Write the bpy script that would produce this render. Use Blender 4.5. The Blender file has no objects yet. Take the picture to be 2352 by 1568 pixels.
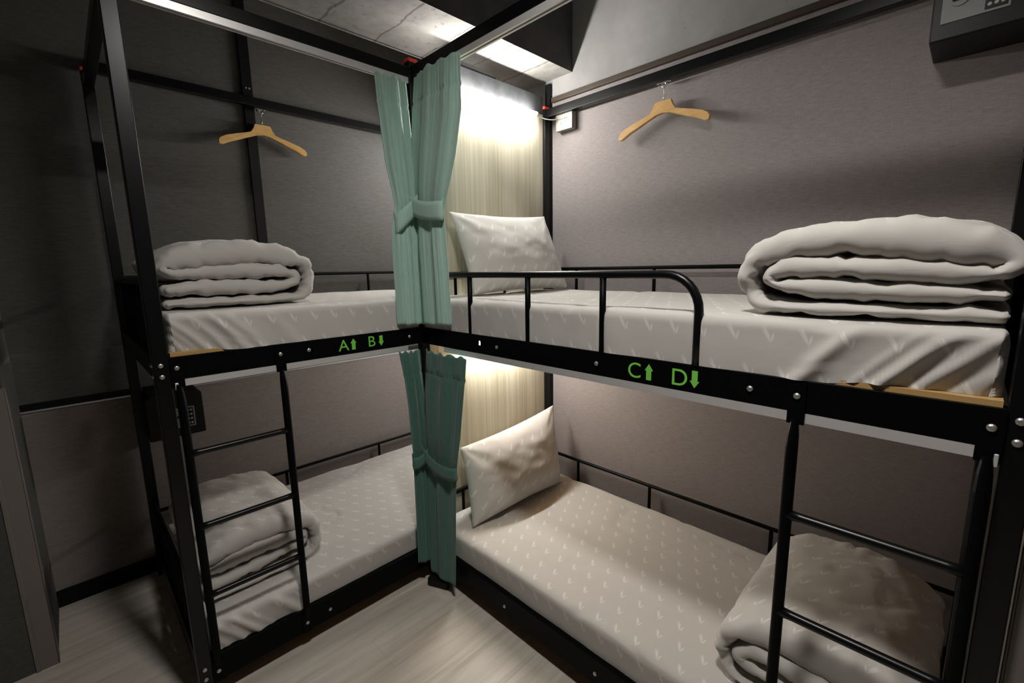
import bpy, bmesh, math, random
from mathutils import Vector, Matrix, noise
random.seed(7)
PI = math.pi
scene = bpy.context.scene
COL = scene.collection

# ------------------------------------------------------------------ helpers
class MB:
    """collects shapes and links them as ONE mesh object"""
    def __init__(s):
        s.v = []; s.f = []; s.m = []; s.uv = None
    def add(s, vs, fs, mi=0):
        b = len(s.v); s.v += [tuple(p) for p in vs]
        for f in fs:
            s.f.append(tuple(b + i for i in f)); s.m.append(mi)
        return s
    def box(s, x0, x1, y0, y1, z0, z1, mi=0):
        x0, x1 = sorted((x0, x1)); y0, y1 = sorted((y0, y1)); z0, z1 = sorted((z0, z1))
        vs = [(x, y, z) for z in (z0, z1) for y in (y0, y1) for x in (x0, x1)]
        return s.add(vs, [(0, 2, 3, 1), (4, 5, 7, 6), (0, 1, 5, 4), (2, 6, 7, 3), (0, 4, 6, 2), (1, 3, 7, 5)], mi)
    def tube(s, pts, r, n=12, mi=0, sq=1.0, cap=True):
        pts = [Vector(p) for p in pts]; rings = []; prev = None
        for i, p in enumerate(pts):
            t = (pts[min(i + 1, len(pts) - 1)] - pts[max(i - 1, 0)]).normalized()
            if prev is None:
                a = Vector((0, 0, 1)) if abs(t.z) < .9 else Vector((1, 0, 0))
                nx = t.cross(a).normalized()
            else:
                nx = (prev - t * prev.dot(t)).normalized()
            prev = nx; ny = t.cross(nx)
            rr = r[i] if isinstance(r, (list, tuple)) else r
            rings.append([p + (nx * math.cos(2 * PI * k / n) + ny * math.sin(2 * PI * k / n) * sq) * rr for k in range(n)])
        vs = [q for R in rings for q in R]; fs = []
        for i in range(len(rings) - 1):
            for k in range(n):
                k2 = (k + 1) % n
                fs.append((i * n + k, i * n + k2, (i + 1) * n + k2, (i + 1) * n + k))
        if cap:
            fs.append(tuple(range(n - 1, -1, -1))); fs.append(tuple((len(rings) - 1) * n + k for k in range(n)))
        return s.add(vs, fs, mi)
    def prism(s, pts, axis, a, b, mi=0):
        """2D outline extruded along an axis ('x','y','z') from a to b"""
        n = len(pts)
        def P(p, d):
            return {'x': (d, p[0], p[1]), 'y': (p[0], d, p[1]), 'z': (p[0], p[1], d)}[axis]
        vs = [P(p, a) for p in pts] + [P(p, b) for p in pts]
        fs = [tuple(range(n))[::-1], tuple(range(n, 2 * n))] + [(i, (i + 1) % n, n + (i + 1) % n, n + i) for i in range(n)]
        return s.add(vs, fs, mi)
    def build(s, name, mats, parent=None, smooth=False, bev=0, loc=None, rot=None, seg=2, label=None):
        me = bpy.data.meshes.new(name); me.from_pydata(s.v, [], s.f); me.validate()
        if not isinstance(mats, (list, tuple)): mats = [mats]
        for m in mats: me.materials.append(m)
        if len(mats) > 1:
            for p, i in zip(me.polygons, s.m): p.material_index = i
        bm = bmesh.new(); bm.from_mesh(me); bmesh.ops.recalc_face_normals(bm, faces=bm.faces); bm.to_mesh(me); bm.free()
        if smooth:
            for p in me.polygons: p.use_smooth = True
        o = bpy.data.objects.new(name, me); COL.objects.link(o)
        if s.uv is not None:
            ul = me.uv_layers.new(name='UVMap')
            for lp in me.loops: ul.data[lp.index].uv = s.uv[lp.vertex_index]
        if bev:
            md = o.modifiers.new('Bevel', 'BEVEL'); md.width = bev; md.segments = seg; md.limit_method = 'ANGLE'; md.angle_limit = .6
            md.harden_normals = True
        if loc: o.location = loc
        if rot: o.rotation_euler = rot
        if parent is not None: o.parent = parent
        if label: o['label'] = label
        return o

def tag(o, label, cat, group=None):
    o['label'] = label; o['category'] = cat; o['kind'] = 'thing'
    if group: o['group'] = group
    return o
def struct(o):
    o['kind'] = 'structure'; return o
def thing(name, label, cat, loc=(0, 0, 0), group=None, rotz=0):
    o = bpy.data.objects.new(name, None); COL.objects.link(o); o.location = loc; o.rotation_euler = (0, 0, rotz)
    o.empty_display_size = .05
    return tag(o, label, cat, group)
def copy_thing(src, loc, label, rotz=0, group=None):
    r = src.copy(); COL.objects.link(r); r.location = loc; r.rotation_euler = (0, 0, rotz); r['label'] = label
    for ch in list(src.children):
        c = ch.copy(); COL.objects.link(c); c.parent = r
        for g in ch.children:
            d = g.copy(); COL.objects.link(d); d.parent = c
    return r
def sstep(a, b, x):
    t = min(max((x - a) / (b - a), 0), 1); return t * t * (3 - 2 * t)
def lerp_table(tab, x):
    """piecewise linear, tab sorted ascending in x"""
    if x <= tab[0][0]: return tab[0][1]
    for (a, va), (b, vb) in zip(tab, tab[1:]):
        if x <= b: return va + (vb - va) * (x - a) / (b - a)
    return tab[-1][1]

# ------------------------------------------------------------------ materials
def new_mat(name):
    m = bpy.data.materials.new(name); m.use_nodes = True
    nt = m.node_tree; bs = nt.nodes['Principled BSDF']
    return m, nt, bs
def N(nt, t, **kw):
    n = nt.nodes.new(t)
    for k, v in kw.items():
        if k.startswith('i_'):
            key = k[2:]; key = int(key) if key.isdigit() else key.replace('_', ' ')
            n.inputs[key].default_value = v
        else: setattr(n, k, v)
    return n
def ramp(nt, stops):
    r = N(nt, 'ShaderNodeValToRGB'); e = r.color_ramp.elements
    while len(e) < len(stops): e.new(.5)
    for el, (p, c) in zip(e, stops):
        el.position = p; el.color = (*c, 1) if len(c) == 3 else c
    return r
def coords(nt, scale=(1, 1, 1), out='Object', rot=(0, 0, 0)):
    tc = N(nt, 'ShaderNodeTexCoord'); mp = N(nt, 'ShaderNodeMapping')
    mp.inputs['Scale'].default_value = scale; mp.inputs['Rotation'].default_value = rot
    nt.links.new(tc.outputs[out], mp.inputs[0]); return mp.outputs[0]
def bump(nt, bs, h, strength=.2, dist=.002):
    b = N(nt, 'ShaderNodeBump'); b.inputs['Strength'].default_value = strength; b.inputs['Distance'].default_value = dist
    nt.links.new(h, b.inputs['Height']); nt.links.new(b.outputs[0], bs.inputs['Normal']); return b
def simple(name, col, rough=.5, metal=0, spec=.5, nscale=0, namp=.1):
    m, nt, bs = new_mat(name)
    bs.inputs['Base Color'].default_value = (*col, 1); bs.inputs['Roughness'].default_value = rough
    bs.inputs['Metallic'].default_value = metal; bs.inputs['Specular IOR Level'].default_value = spec
    if nscale:
        nz = N(nt, 'ShaderNodeTexNoise', i_Scale=nscale, i_Detail=4.0)
        nt.links.new(coords(nt), nz.inputs['Vector'])
        r = ramp(nt, [(.3, [c * (1 - namp) for c in col]), (.7, [min(1, c * (1 + namp)) for c in col])])
        nt.links.new(nz.outputs[0], r.inputs[0]); nt.links.new(r.outputs[0], bs.inputs['Base Color'])
    return m
def emis(name, col, st):
    m, nt, bs = new_mat(name)
    bs.inputs['Base Color'].default_value = (.8, .8, .8, 1)
    bs.inputs['Emission Color'].default_value = (*col, 1); bs.inputs['Emission Strength'].default_value = st
    return m

def fabric_wall(name, c1, c2, horiz='z', dark=1.0):
    """woven wall covering with fine horizontal threads"""
    m, nt, bs = new_mat(name); bs.inputs['Roughness'].default_value = .72; bs.inputs['Specular IOR Level'].default_value = .25
    v = coords(nt, (24, 24, 330)); nz = N(nt, 'ShaderNodeTexNoise', i_Scale=1.0, i_Detail=3.0, i_Roughness=.65)
    nt.links.new(v, nz.inputs['Vector'])
    v2 = coords(nt, (160, 160, 60)); n2 = N(nt, 'ShaderNodeTexNoise', i_Scale=1.0, i_Detail=2.0)
    nt.links.new(v2, n2.inputs['Vector'])
    mx = N(nt, 'ShaderNodeMath', operation='MULTIPLY_ADD'); mx.inputs[1].default_value = .3
    nt.links.new(n2.outputs[0], mx.inputs[0]); nt.links.new(nz.outputs[0], mx.inputs[2])
    r = ramp(nt, [(.42, [c * dark for c in c1]), (.85, [c * dark for c in c2])])
    nt.links.new(mx.outputs[0], r.inputs[0]); nt.links.new(r.outputs[0], bs.inputs['Base Color'])
    bump(nt, bs, mx.outputs[0], .25, .0015); return m

def concrete(name, c1, c2, sc=2.2, boards=False):
    m, nt, bs = new_mat(name); bs.inputs['Roughness'].default_value = .85
    v = coords(nt)
    n1 = N(nt, 'ShaderNodeTexNoise', i_Scale=sc, i_Detail=8.0, i_Roughness=.62); nt.links.new(v, n1.inputs['Vector'])
    n2 = N(nt, 'ShaderNodeTexNoise', i_Scale=26.0, i_Detail=6.0, i_Roughness=.7); nt.links.new(v, n2.inputs['Vector'])
    r1 = ramp(nt, [(.35, c1), (.65, c2)]); nt.links.new(n1.outputs[0], r1.inputs[0])
    r2 = ramp(nt, [(.30, (.16, .16, .15)), (.42, (1, 1, 1))] if boards else [(.2, (.25, .25, .25)), (.37, (1, 1, 1))]); nt.links.new(n2.outputs[0], r2.inputs[0])
    mx = N(nt, 'ShaderNodeMix', data_type='RGBA', blend_type='MULTIPLY'); mx.inputs[0].default_value = .7
    nt.links.new(r1.outputs[0], mx.inputs[6]); nt.links.new(r2.outputs[0], mx.inputs[7])
    out = mx.outputs[2]
    if boards:   # formwork board joints running across the soffit, about 30 cm apart
        sx = N(nt, 'ShaderNodeSeparateXYZ'); nt.links.new(v, sx.inputs[0])
        n3 = N(nt, 'ShaderNodeTexNoise', i_Scale=9.0, i_Detail=4.0); nt.links.new(v, n3.inputs['Vector'])
        a = N(nt, 'ShaderNodeMath', operation='MULTIPLY_ADD'); a.inputs[1].default_value = .05
        nt.links.new(n3.outputs[0], a.inputs[0]); nt.links.new(sx.outputs[0], a.inputs[2])
        w = N(nt, 'ShaderNodeMath', operation='PINGPONG'); w.inputs[1].default_value = .13; nt.links.new(a.outputs[0], w.inputs[0])
        r3 = ramp(nt, [(0, (.3, .28, .26)), (.003, (.55, .53, .5)), (.008, (1, 1, 1))]); nt.links.new(w.outputs[0], r3.inputs[0])
        m2 = N(nt, 'ShaderNodeMix', data_type='RGBA', blend_type='MULTIPLY'); m2.inputs[0].default_value = 1
        nt.links.new(out, m2.inputs[6]); nt.links.new(r3.outputs[0], m2.inputs[7]); out = m2.outputs[2]
    nt.links.new(out, bs.inputs['Base Color']); bump(nt, bs, n2.outputs[0], .35, .004); return m

def wood_panel(name):
    """pale laminate with fine vertical grain"""
    m, nt, bs = new_mat(name); bs.inputs['Roughness'].default_value = .45
    n1 = N(nt, 'ShaderNodeTexNoise', i_Scale=1.0, i_Detail=5.0, i_Roughness=.6); nt.links.new(coords(nt, (70, 70, .9)), n1.inputs['Vector'])
    n2 = N(nt, 'ShaderNodeTexNoise', i_Scale=1.0, i_Detail=2.0); nt.links.new(coords(nt, (11, 11, 1.3)), n2.inputs['Vector'])
    a = N(nt, 'ShaderNodeMath', operation='MULTIPLY_ADD'); a.inputs[1].default_value = .55
    nt.links.new(n2.outputs[0], a.inputs[0]); nt.links.new(n1.outputs[0], a.inputs[2])
    r = ramp(nt, [(.48, (.37, .335, .225)), (.72, (.50, .46, .335)), (.98, (.63, .595, .47))])
    nt.links.new(a.outputs[0], r.inputs[0]); nt.links.new(r.outputs[0], bs.inputs['Base Color']); return m

def floor_wood(name):
    m, nt, bs = new_mat(name); bs.inputs['Roughness'].default_value = .42
    v = coords(nt)
    br = N(nt, 'ShaderNodeTexBrick', offset=.37, squash=1.0)
    br.inputs['Scale'].default_value = 1.0; br.inputs['Brick Width'].default_value = 1.25; br.inputs['Row Height'].default_value = .185
    br.inputs['Mortar Size'].default_value = .0012; br.inputs['Color1'].default_value = (.92, .92, .92, 1); br.inputs['Color2'].default_value = (1, 1, 1, 1)
    br.inputs['Mortar'].default_value = (.84, .83, .82, 1)
    nt.links.new(v, br.inputs['Vector'])
    n1 = N(nt, 'ShaderNodeTexNoise', i_Scale=1.0, i_Detail=6.0, i_Roughness=.6, i_Distortion=.4); nt.links.new(coords(nt, (1.6, 26, 1)), n1.inputs['Vector'])
    r = ramp(nt, [(.3, (.44, .395, .33)), (.5, (.56, .515, .445)), (.75, (.66, .62, .55))]); nt.links.new(n1.outputs[0], r.inputs[0])
    mx = N(nt, 'ShaderNodeMix', data_type='RGBA', blend_type='MULTIPLY'); mx.inputs[0].default_value = 1
    nt.links.new(r.outputs[0], mx.inputs[6]); nt.links.new(br.outputs[0], mx.inputs[7])
    nt.links.new(mx.outputs[2], bs.inputs['Base Color']); bump(nt, bs, n1.outputs[0], .08, .001); return m

def bedding(name, base, light):
    """grey cotton with a small two-stroke leaf motif woven in, on UVs in metres"""
    m, nt, bs = new_mat(name); bs.inputs['Roughness'].default_value = .8; bs.inputs['Specular IOR Level'].default_value = .2
    bs.inputs['Sheen Weight'].default_value = .15
    def M(op, a, b=None, c=None):
        n = N(nt, 'ShaderNodeMath', operation=op)
        for i, x in enumerate((a, b, c)):
            if x is None: continue
            if isinstance(x, (int, float)): n.inputs[i].default_value = x
            else: nt.links.new(x, n.inputs[i])
        return n.outputs[0]
    tc = N(nt, 'ShaderNodeTexCoord'); sp = N(nt, 'ShaderNodeSeparateXYZ'); nt.links.new(tc.outputs['UV'], sp.inputs[0])
    cw, chh = .080, .084
    row = M('FLOOR', M('DIVIDE', sp.outputs[1], chh))
    fv = M('MULTIPLY', M('SUBTRACT', M('FRACT', M('DIVIDE', sp.outputs[1], chh)), .5), chh)
    sh = M('MULTIPLY', M('MODULO', M('ABSOLUTE', row), 2.0), .5)
    fu = M('MULTIPLY', M('SUBTRACT', M('FRACT', M('ADD', M('DIVIDE', sp.outputs[0], cw), sh)), .5), cw)
    masks = []
    for (cx, cy, ang, hl, hw) in ((.004, .001, 66, .0225, .0046), (-.0085, -.007, 100, .0140, .0030), (.0105, .004, 60, .017, .0013)):
        ca, sa = math.cos(math.radians(ang)), math.sin(math.radians(ang))
        du = M('SUBTRACT', fu, cx); dv = M('SUBTRACT', fv, cy)
        p = M('DIVIDE', M('ADD', M('MULTIPLY', du, ca), M('MULTIPLY', dv, sa)), hl)
        q = M('DIVIDE', M('SUBTRACT', M('MULTIPLY', dv, ca), M('MULTIPLY', du, sa)), hw)
        d = M('ADD', M('MULTIPLY', p, p), M('MULTIPLY', q, q))
        mr = N(nt, 'ShaderNodeMapRange'); mr.inputs[1].default_value = 1.25; mr.inputs[2].default_value = .2; nt.links.new(d, mr.inputs[0])
        masks.append(mr.outputs[0])
    mk = M('MAXIMUM', M('MAXIMUM', masks[0], masks[1]), masks[2])
    fac = M('MULTIPLY', mk, .85)
    mx = N(nt, 'ShaderNodeMix', data_type='RGBA'); nt.links.new(fac, mx.inputs[0])
    mx.inputs[6].default_value = (*base, 1); mx.inputs[7].default_value = (*light, 1)
    nt.links.new(mx.outputs[2], bs.inputs['Base Color'])
    nz = N(nt, 'ShaderNodeTexNoise', i_Scale=1400.0, i_Detail=1.0); nt.links.new(tc.outputs['UV'], nz.inputs['Vector'])
    n2 = N(nt, 'ShaderNodeTexNoise', i_Scale=16.0, i_Detail=4.0, i_Distortion=.6); nt.links.new(tc.outputs['UV'], n2.inputs['Vector'])
    h = M('MULTIPLY_ADD', nz.outputs[0], .06, n2.outputs[0])
    bump(nt, bs, h, .22, .006); return m

def curtain_mat(name, c1, c2):
    m, nt, bs = new_mat(name); bs.inputs['Roughness'].default_value = .75; bs.inputs['Sheen Weight'].default_value = .25
    bs.inputs['Specular IOR Level'].default_value = .2
    n1 = N(nt, 'ShaderNodeTexNoise', i_Scale=1.0, i_Detail=3.0); nt.links.new(coords(nt, (320, 320, 14)), n1.inputs['Vector'])
    r = ramp(nt, [(.3, c1), (.7, c2)]); nt.links.new(n1.outputs[0], r.inputs[0]); nt.links.new(r.outputs[0], bs.inputs['Base Color'])
    bump(nt, bs, n1.outputs[0], .2, .001); return m

def beech(name, c1, c2, sc):
    m, nt, bs = new_mat(name); bs.inputs['Roughness'].default_value = .38
    n1 = N(nt, 'ShaderNodeTexNoise', i_Scale=1.0, i_Detail=4.0, i_Distortion=.5); nt.links.new(coords(nt, sc), n1.inputs['Vector'])
    r = ramp(nt, [(.3, c1), (.7, c2)]); nt.links.new(n1.outputs[0], r.inputs[0]); nt.links.new(r.outputs[0], bs.inputs['Base Color']); return m

M_ROOM = simple('dark_room_paint', (.10, .095, .09), .7)
M_BLACK = simple('black_powder_coat', (.003, .003, .0034), .32, 0, .3, 60, .15)
M_SATIN = simple('black_satin_coat', (.0022, .0022, .0026), .42, 0, .07)
M_TRACK = simple('white_aluminium', (.84, .82, .80), .34, .55, .5)
M_RED = simple('red_plastic', (.75, .05, .03), .4)
M_BOLT = simple('zinc_bolt', (.55, .54, .52), .4, .85)
M_GREEN = simple('green_vinyl', (.19, .62, .08), .5)
M_PLY = beech('plywood_edge', (.42, .25, .09), (.58, .37, .15), (3, 3, 90))
M_HANGER = beech('varnished_hanger_wood', (.50, .285, .095), (.61, .37, .14), (9, 9, 40))
M_CHROME = simple('chrome', (.75, .73, .72), .18, 1.0)
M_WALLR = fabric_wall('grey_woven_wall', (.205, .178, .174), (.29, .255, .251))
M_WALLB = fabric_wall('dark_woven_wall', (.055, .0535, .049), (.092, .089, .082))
M_WALLD = fabric_wall('brown_woven_wainscot', (.165, .143, .131), (.24, .209, .194))
M_CONC = concrete('grey_concrete', (.25, .24, .235), (.36, .345, .335))
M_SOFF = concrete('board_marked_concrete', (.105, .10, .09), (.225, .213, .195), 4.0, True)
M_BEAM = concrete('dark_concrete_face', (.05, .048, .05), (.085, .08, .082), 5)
M_PANEL = wood_panel('pale_grain_laminate')
M_FLOOR = floor_wood('pale_oak_floor')
M_STRIPD = simple('dark_painted_board', (.026, .027, .028), .65, 0, .2, 20, .3)
M_BASE = simple('black_baseboard', (.005, .005, .0055), .5, 0, .15)
M_BROWN = simple('dark_brown_trim', (.045, .032, .022), .5, 0, .4)
M_GUARD = simple('beige_plastic_guard', (.16, .142, .125), .5)
M_BED = bedding('grey_leaf_cotton', (.485, .463, .43), (.66, .635, .60))
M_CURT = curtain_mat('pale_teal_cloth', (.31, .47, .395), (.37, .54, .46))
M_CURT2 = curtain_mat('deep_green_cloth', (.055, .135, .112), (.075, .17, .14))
M_SOCK = simple('cream_plastic', (.27, .245, .205), .4)
M_DARK = simple('black_hole', (.01, .01, .01), .6)
M_STEEL = simple('silver_plate', (.17, .17, .166), .5, .1)
M_KEY = simple('grey_key', (.35, .35, .34), .5)
M_WHITE = simple('white_plastic', (.8, .79, .76), .4)
M_RUBBER = simple('black_plastic', (.006, .006, .006), .4, 0, .2)
M_CABLE = simple('white_cable', (.7, .7, .68), .5)
LCOL = (1.0, .98, .95)
M_TUBE = emis('led_tube_glow', LCOL, 265.0)
M_TUBE2 = emis('led_tube_glow_low', LCOL, 245.0)
M_TUBE3 = emis('led_tube_glow_left', LCOL, 500.0)
M_LAMP = emis('ceiling_bulb_glow', (1.0, .965, .92), 265.0)

# ------------------------------------------------------------------ key dimensions
H = .022                      # half a post
L = 1.032; WB = 1.061         # left bunk: end post x = -L, back y = WB
W = .911; L2 = 1.96           # right bunk: back x = W, foot y = -L2
ZR0, ZR1 = 1.246, 1.324       # upper side rail
ZL0, ZL1 = .080, .185         # lower side rail
ZT0, ZT1 = 2.440, 2.486       # canopy beam
XW = .957; YW = 1.112         # wall faces
ZS = 2.68                     # concrete beam soffit
ZC = 3.12

# ------------------------------------------------------------------ the setting
struct(MB().box(-3.0, 1.1, -3.3, 1.25, -.06, 0).build('floor', M_FLOOR))
struct(MB().box(-3.0, 1.1, -3.3, 1.25, ZC, ZC + .06).build('ceiling', M_ROOM))
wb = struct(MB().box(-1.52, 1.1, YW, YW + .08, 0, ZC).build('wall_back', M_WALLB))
MB().box(-1.52, XW, YW - .003, YW, .06, .985).build('wainscot', M_WALLD, wb)
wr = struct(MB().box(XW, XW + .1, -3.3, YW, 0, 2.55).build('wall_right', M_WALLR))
MB().box(XW, XW + .1, -3.3, YW, 2.55, ZC).build('concrete_band', M_CONC, wr)
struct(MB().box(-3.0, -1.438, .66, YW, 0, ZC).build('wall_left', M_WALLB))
struct(MB().box(-3.1, -3.0, -3.3, YW, 0, ZC).build('wall_far_left', M_ROOM))
struct(MB().box(-3.0, XW, -3.4, -3.3, 0, ZC).build('wall_front', M_ROOM))
struct(MB().box(.012, XW, -2.12, -1.992, 0, ZC).build('wall_end', M_WALLD))
cb = MB()
cb.box(-3.0, XW, -.168, .25, ZS, ZC)
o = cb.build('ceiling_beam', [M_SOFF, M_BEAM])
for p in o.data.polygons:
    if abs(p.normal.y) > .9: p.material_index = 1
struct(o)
MB().box(-3.0, XW, .25, .262, ZS - .004, ZS + .03).build('drip_edge', M_SOFF, o)
struct(MB().box(-1.438, XW, YW - .012, YW, 0, .085).build('baseboard_back', M_BASE))
# chair rail on the back wall: black strip with a shiny lower lip
t1 = struct(MB().box(-1.438, XW, YW - .010, YW, .992, 1.022).build('trim_1', M_BASE))
MB().box(-1.438, XW, YW - .014, YW, .984, .9915).build('metal_lip', simple('bare_metal_lip', (.55, .55, .6), .3, .8), t1)
t2 = struct(MB().box(-.383, -.333, YW - .022, YW, 1.03, ZC).build('trim_2', M_BASE))
for xx in (-.366, -.349):
    MB().tube([(xx, YW - .022, 2.615), (xx, YW - .026, 2.615)], .005, 10).build('screw', M_BOLT, t2)
# brown trim capping the woven covering of the right wall
struct(MB().box(XW - .022, XW, -3.3, -.03, 2.548, 2.575).build('trim_3', M_BROWN, bev=.003))
# plastic corner guards
def guard(name, pts, z0, z1):
    m = MB(); m.prism(pts, 'z', z0, z1 - .03)
    o = m.build(name, M_GUARD, bev=.004); return struct(o)
gx, gy = -1.438, .66
g = MB()
# front flange with a slanted top, then side flange
g.prism([(gx - .055, 0), (gx + .004, 0), (gx + .004, 1.19), (gx - .012, 1.18), (gx - .045, 1.11), (gx - .055, 1.04)], 'y', gy - .004, gy)
g.prism([(gy - .004, 0), (gy + .05, 0), (gy + .05, 1.10), (gy + .02, 1.17), (gy - .004, 1.19)], 'x', gx, gx + .004)
g.prism([(gx - .064, 0), (gx - .052, 0), (gx - .052, 1.04), (gx - .064, 1.03)], 'y', gy - .008, gy - .002)
struct(g.build('trim_4', M_GUARD, bev=.0015))
g = MB()
g.box(.006, .012, -2.042, -1.992, 0, 1.19); g.box(.006, .012, -2.052, -2.046, 0, 1.19); g.box(.006, .05, -1.992, -1.988, 0, 1.19)
struct(g.build('trim_5', M_GUARD, bev=.0015))
# pale wood partition at the head of the right bunk
pt = struct(MB().box(H, W - H, -.004, .014, 0, 2.478).build('wall_partition', M_PANEL))
MB().box(.2, W - H, -.006, .014, 2.478, 2.575).build('top_strip', M_STRIPD, pt)
MB().box(W + H + .001, XW, -.022, .014, 0, 2.655).build('edge_strip', M_BASE, pt)  # black edge trim; its raised top end paints in the wall corner's shadow

# ------------------------------------------------------------------ bed frames
def bolt(parent, p, d, r=.0075):
    p = Vector(p); d = Vector(d)
    MB().tube([p, p + d * .003, p + d * .005], [r, r * .95, r * .55], 14).build('bolt', M_BOLT, parent, smooth=False)
def post(parent, x, y, ztop=2.508, h=H):
    o = MB().box(x - h, x + h, y - h, y + h, .012, ztop).build('post', M_BLACK, parent, bev=.0035)
    MB().box(x - h - .001, x + h + .001, y - h - .001, y + h + .001, ztop, ztop + .016).build('cap', M_RED, o, bev=.003, label='red plastic post cap')
    MB().box(x - h - .003, x + h + .003, y - h - .003, y + h + .003, 0, .012).build('foot', M_RUBBER, o, bev=.002)
    return o
def channel(parent, a, b, axis, z0, z1, c, hw=.013):
    """curtain track: downward open channel running a..b along an axis, centred at c across"""
    m = MB(); t = .003
    for (u0, u1, w0, w1) in ((c - hw, c + hw, z1 - t, z1), (c - hw, c - hw + t, z0, z1 - t), (c + hw - t, c + hw, z0, z1 - t),
                             (c - hw + t, c - hw + .008, z0, z0 + t), (c + hw - .008, c + hw - t, z0, z0 + t)):
        if axis == 'x': m.box(a, b, u0, u1, w0, w1)
        else: m.box(u0, u1, a, b, w0, w1)
    return m.build('curtain_track', M_TRACK, parent)
def rail_plate(parent, axis, a, b, c, z0, z1, out, hole=None, name='side_rail'):
    """pressed steel side rail: outer plate with an inward flange top and bottom; optional slot (centre, z)"""
    m = MB(); t = .0035; d = .034
    def bx(u0, u1, w0, w1, q0, q1):
        if axis == 'x': m.box(u0, u1, w0, w1, q0, q1)
        else: m.box(w0, w1, u0, u1, q0, q1)
    o0, o1 = (c, c - out * t) if out > 0 else (c, c - out * t)
    if hole:
        hc, hz = hole; hw, hh = .0045, .009
        bx(a, hc - hw, o0, o1, z0, z1); bx(hc + hw, b, o0, o1, z0, z1)
        bx(hc - hw, hc + hw, o0, o1, z0, hz - hh); bx(hc - hw, hc + hw, o0, o1, hz + hh, z1)
    else: bx(a, b, o0, o1, z0, z1)
    bx(a, b, o1, c - out * d, z1 - t, z1); bx(a, b, o1, c - out * d * .45, z0, z0 + t)
    return m.build(name, M_SATIN, parent, bev=.0012)
def arc(c, r, a0, a1, n, f):
    return [f(c[0] + r * math.cos(a0 + (a1 - a0) * i / n), c[1] + r * math.sin(a0 + (a1 - a0) * i / n)) for i in range(n + 1)]
def ladder(parent, axis, s0, s1, c, out, zbot, ztop, rungs):
    e = bpy.data.objects.new('ladder', None); COL.objects.link(e); e.parent = parent; e.empty_display_size = .05
    f = (lambda s, d, z: (s, c + out * d, z)) if axis == 'x' else (lambda s, d, z: (c + out * d, s, z))
    for s in (s0, s1):
        m = MB()
        zs = [zbot + .028, zbot + .05, zbot + .085, .3, .6, .9, ztop - .17, ztop - .135, ztop - .10]
        ds = [.006, .010, .014, .014, .014, .014, .014, .010, .006]
        m.tube([f(s, d_, z) for d_, z in zip(ds, zs)], [.008, .012] + [.0135] * 5 + [.012, .008], 14)
        # flattened ends bolted to the rails
        for (z0, z1) in ((ztop - .112, ztop - .010), (zbot - .045, zbot + .042)):
            if axis == 'x': m.box(s - .018, s + .018, c + out * .0005, c + out * .006, z0, z1)
            else: m.box(c + out * .0005, c + out * .006, s - .018, s + .018, z0, z1)
        m.build('stile', M_SATIN, e, smooth=False, bev=0)
    for z in rungs:
        MB().tube([f(s0 + (s1 - s0) * k / 10, .014, z) for k in range(11)], [.0135] + [.0115] * 9 + [.0135], 14).build('rung', M_BLACK, e, smooth=True)
    d = (0, out, 0) if axis == 'x' else (out, 0, 0)
    for s in (s0, s1):
        bolt(parent, f(s, .006, ztop - .043), d); bolt(parent, f(s, .006, zbot), d)
    return e
def lettering(parent, ch, x0, z0, size, face):
    cu = bpy.data.curves.new('letter', 'FONT'); cu.body = ch; cu.size = size; cu.extrude = .0004; cu.align_x = 'LEFT'
    t = bpy.data.objects.new('tmp_text', cu); COL.objects.link(t)
    bpy.context.view_layer.update()
    me = bpy.data.meshes.new_from_object(t.evaluated_get(bpy.context.evaluated_depsgraph_get()))
    bpy.data.objects.remove(t)
    me.materials.clear(); me.materials.append(M_GREEN)
    # curve text lies in xy; stand it up on the rail's outer face and fit it to its size
    xs = [v.co.x for v in me.vertices]; ys = [v.co.y for v in me.vertices]
    wx = max(xs) - min(xs); hy = max(ys) - min(ys); hh = size
    k = hh / hy; bx_, by_ = min(xs), min(ys)
    for v in me.vertices:
        a = (v.co.x - bx_) * k * 1.02; b = (v.co.y - by_) * k; c = v.co.z
        v.co = (x0 + a, face[1] - .0009 - c, z0 + b) if face[0] == 'y' else (face[1] - .0009 - c, x0 - a, z0 + b)
    o = bpy.data.objects.new('letter', me); COL.objects.link(o); o.parent = parent
    o['label'] = 'green letter ' + ch
    return wx * k
def arrow(parent, c, z0, z1, up, face):
    hw, sw, hl = .0135, .0082, .020
    hh = z1 - z0
    pts = [(-sw, 0), (sw, 0), (sw, hh - hl), (hw, hh - hl), (0, hh), (-hw, hh - hl), (-sw, hh - hl)]
    if not up: pts = [(x, hh - z) for x, z in pts]
    m = MB()
    if face[0] == 'y': m.prism([(c + x, z0 + z) for x, z in pts], 'y', face[1] - .0013, face[1] - .0005)
    else: m.prism([(c - x, z0 + z) for x, z in pts], 'x', face[1] - .0013, face[1] - .0005)
    m.build('arrow_sticker', M_GREEN, parent, label='green arrow pointing ' + ('up' if up else 'down'))
def end_frame(parent, axis, c, a, b, z0, z1, n):
    m = MB()
    f = (lambda s, z: (c, s, z)) if axis == 'x' else (lambda s, z: (s, c, z))
    m.tube([f(a, z1), f(b, z1)], .012, 12)
    for i in range(n):
        s = a + (b - a) * (i + 1) / (n + 1)
        m.tube([f(s, z0), f(s, z1 - .006)], .008, 10)
    return m.build('end_bars', M_SATIN, parent)
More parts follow.
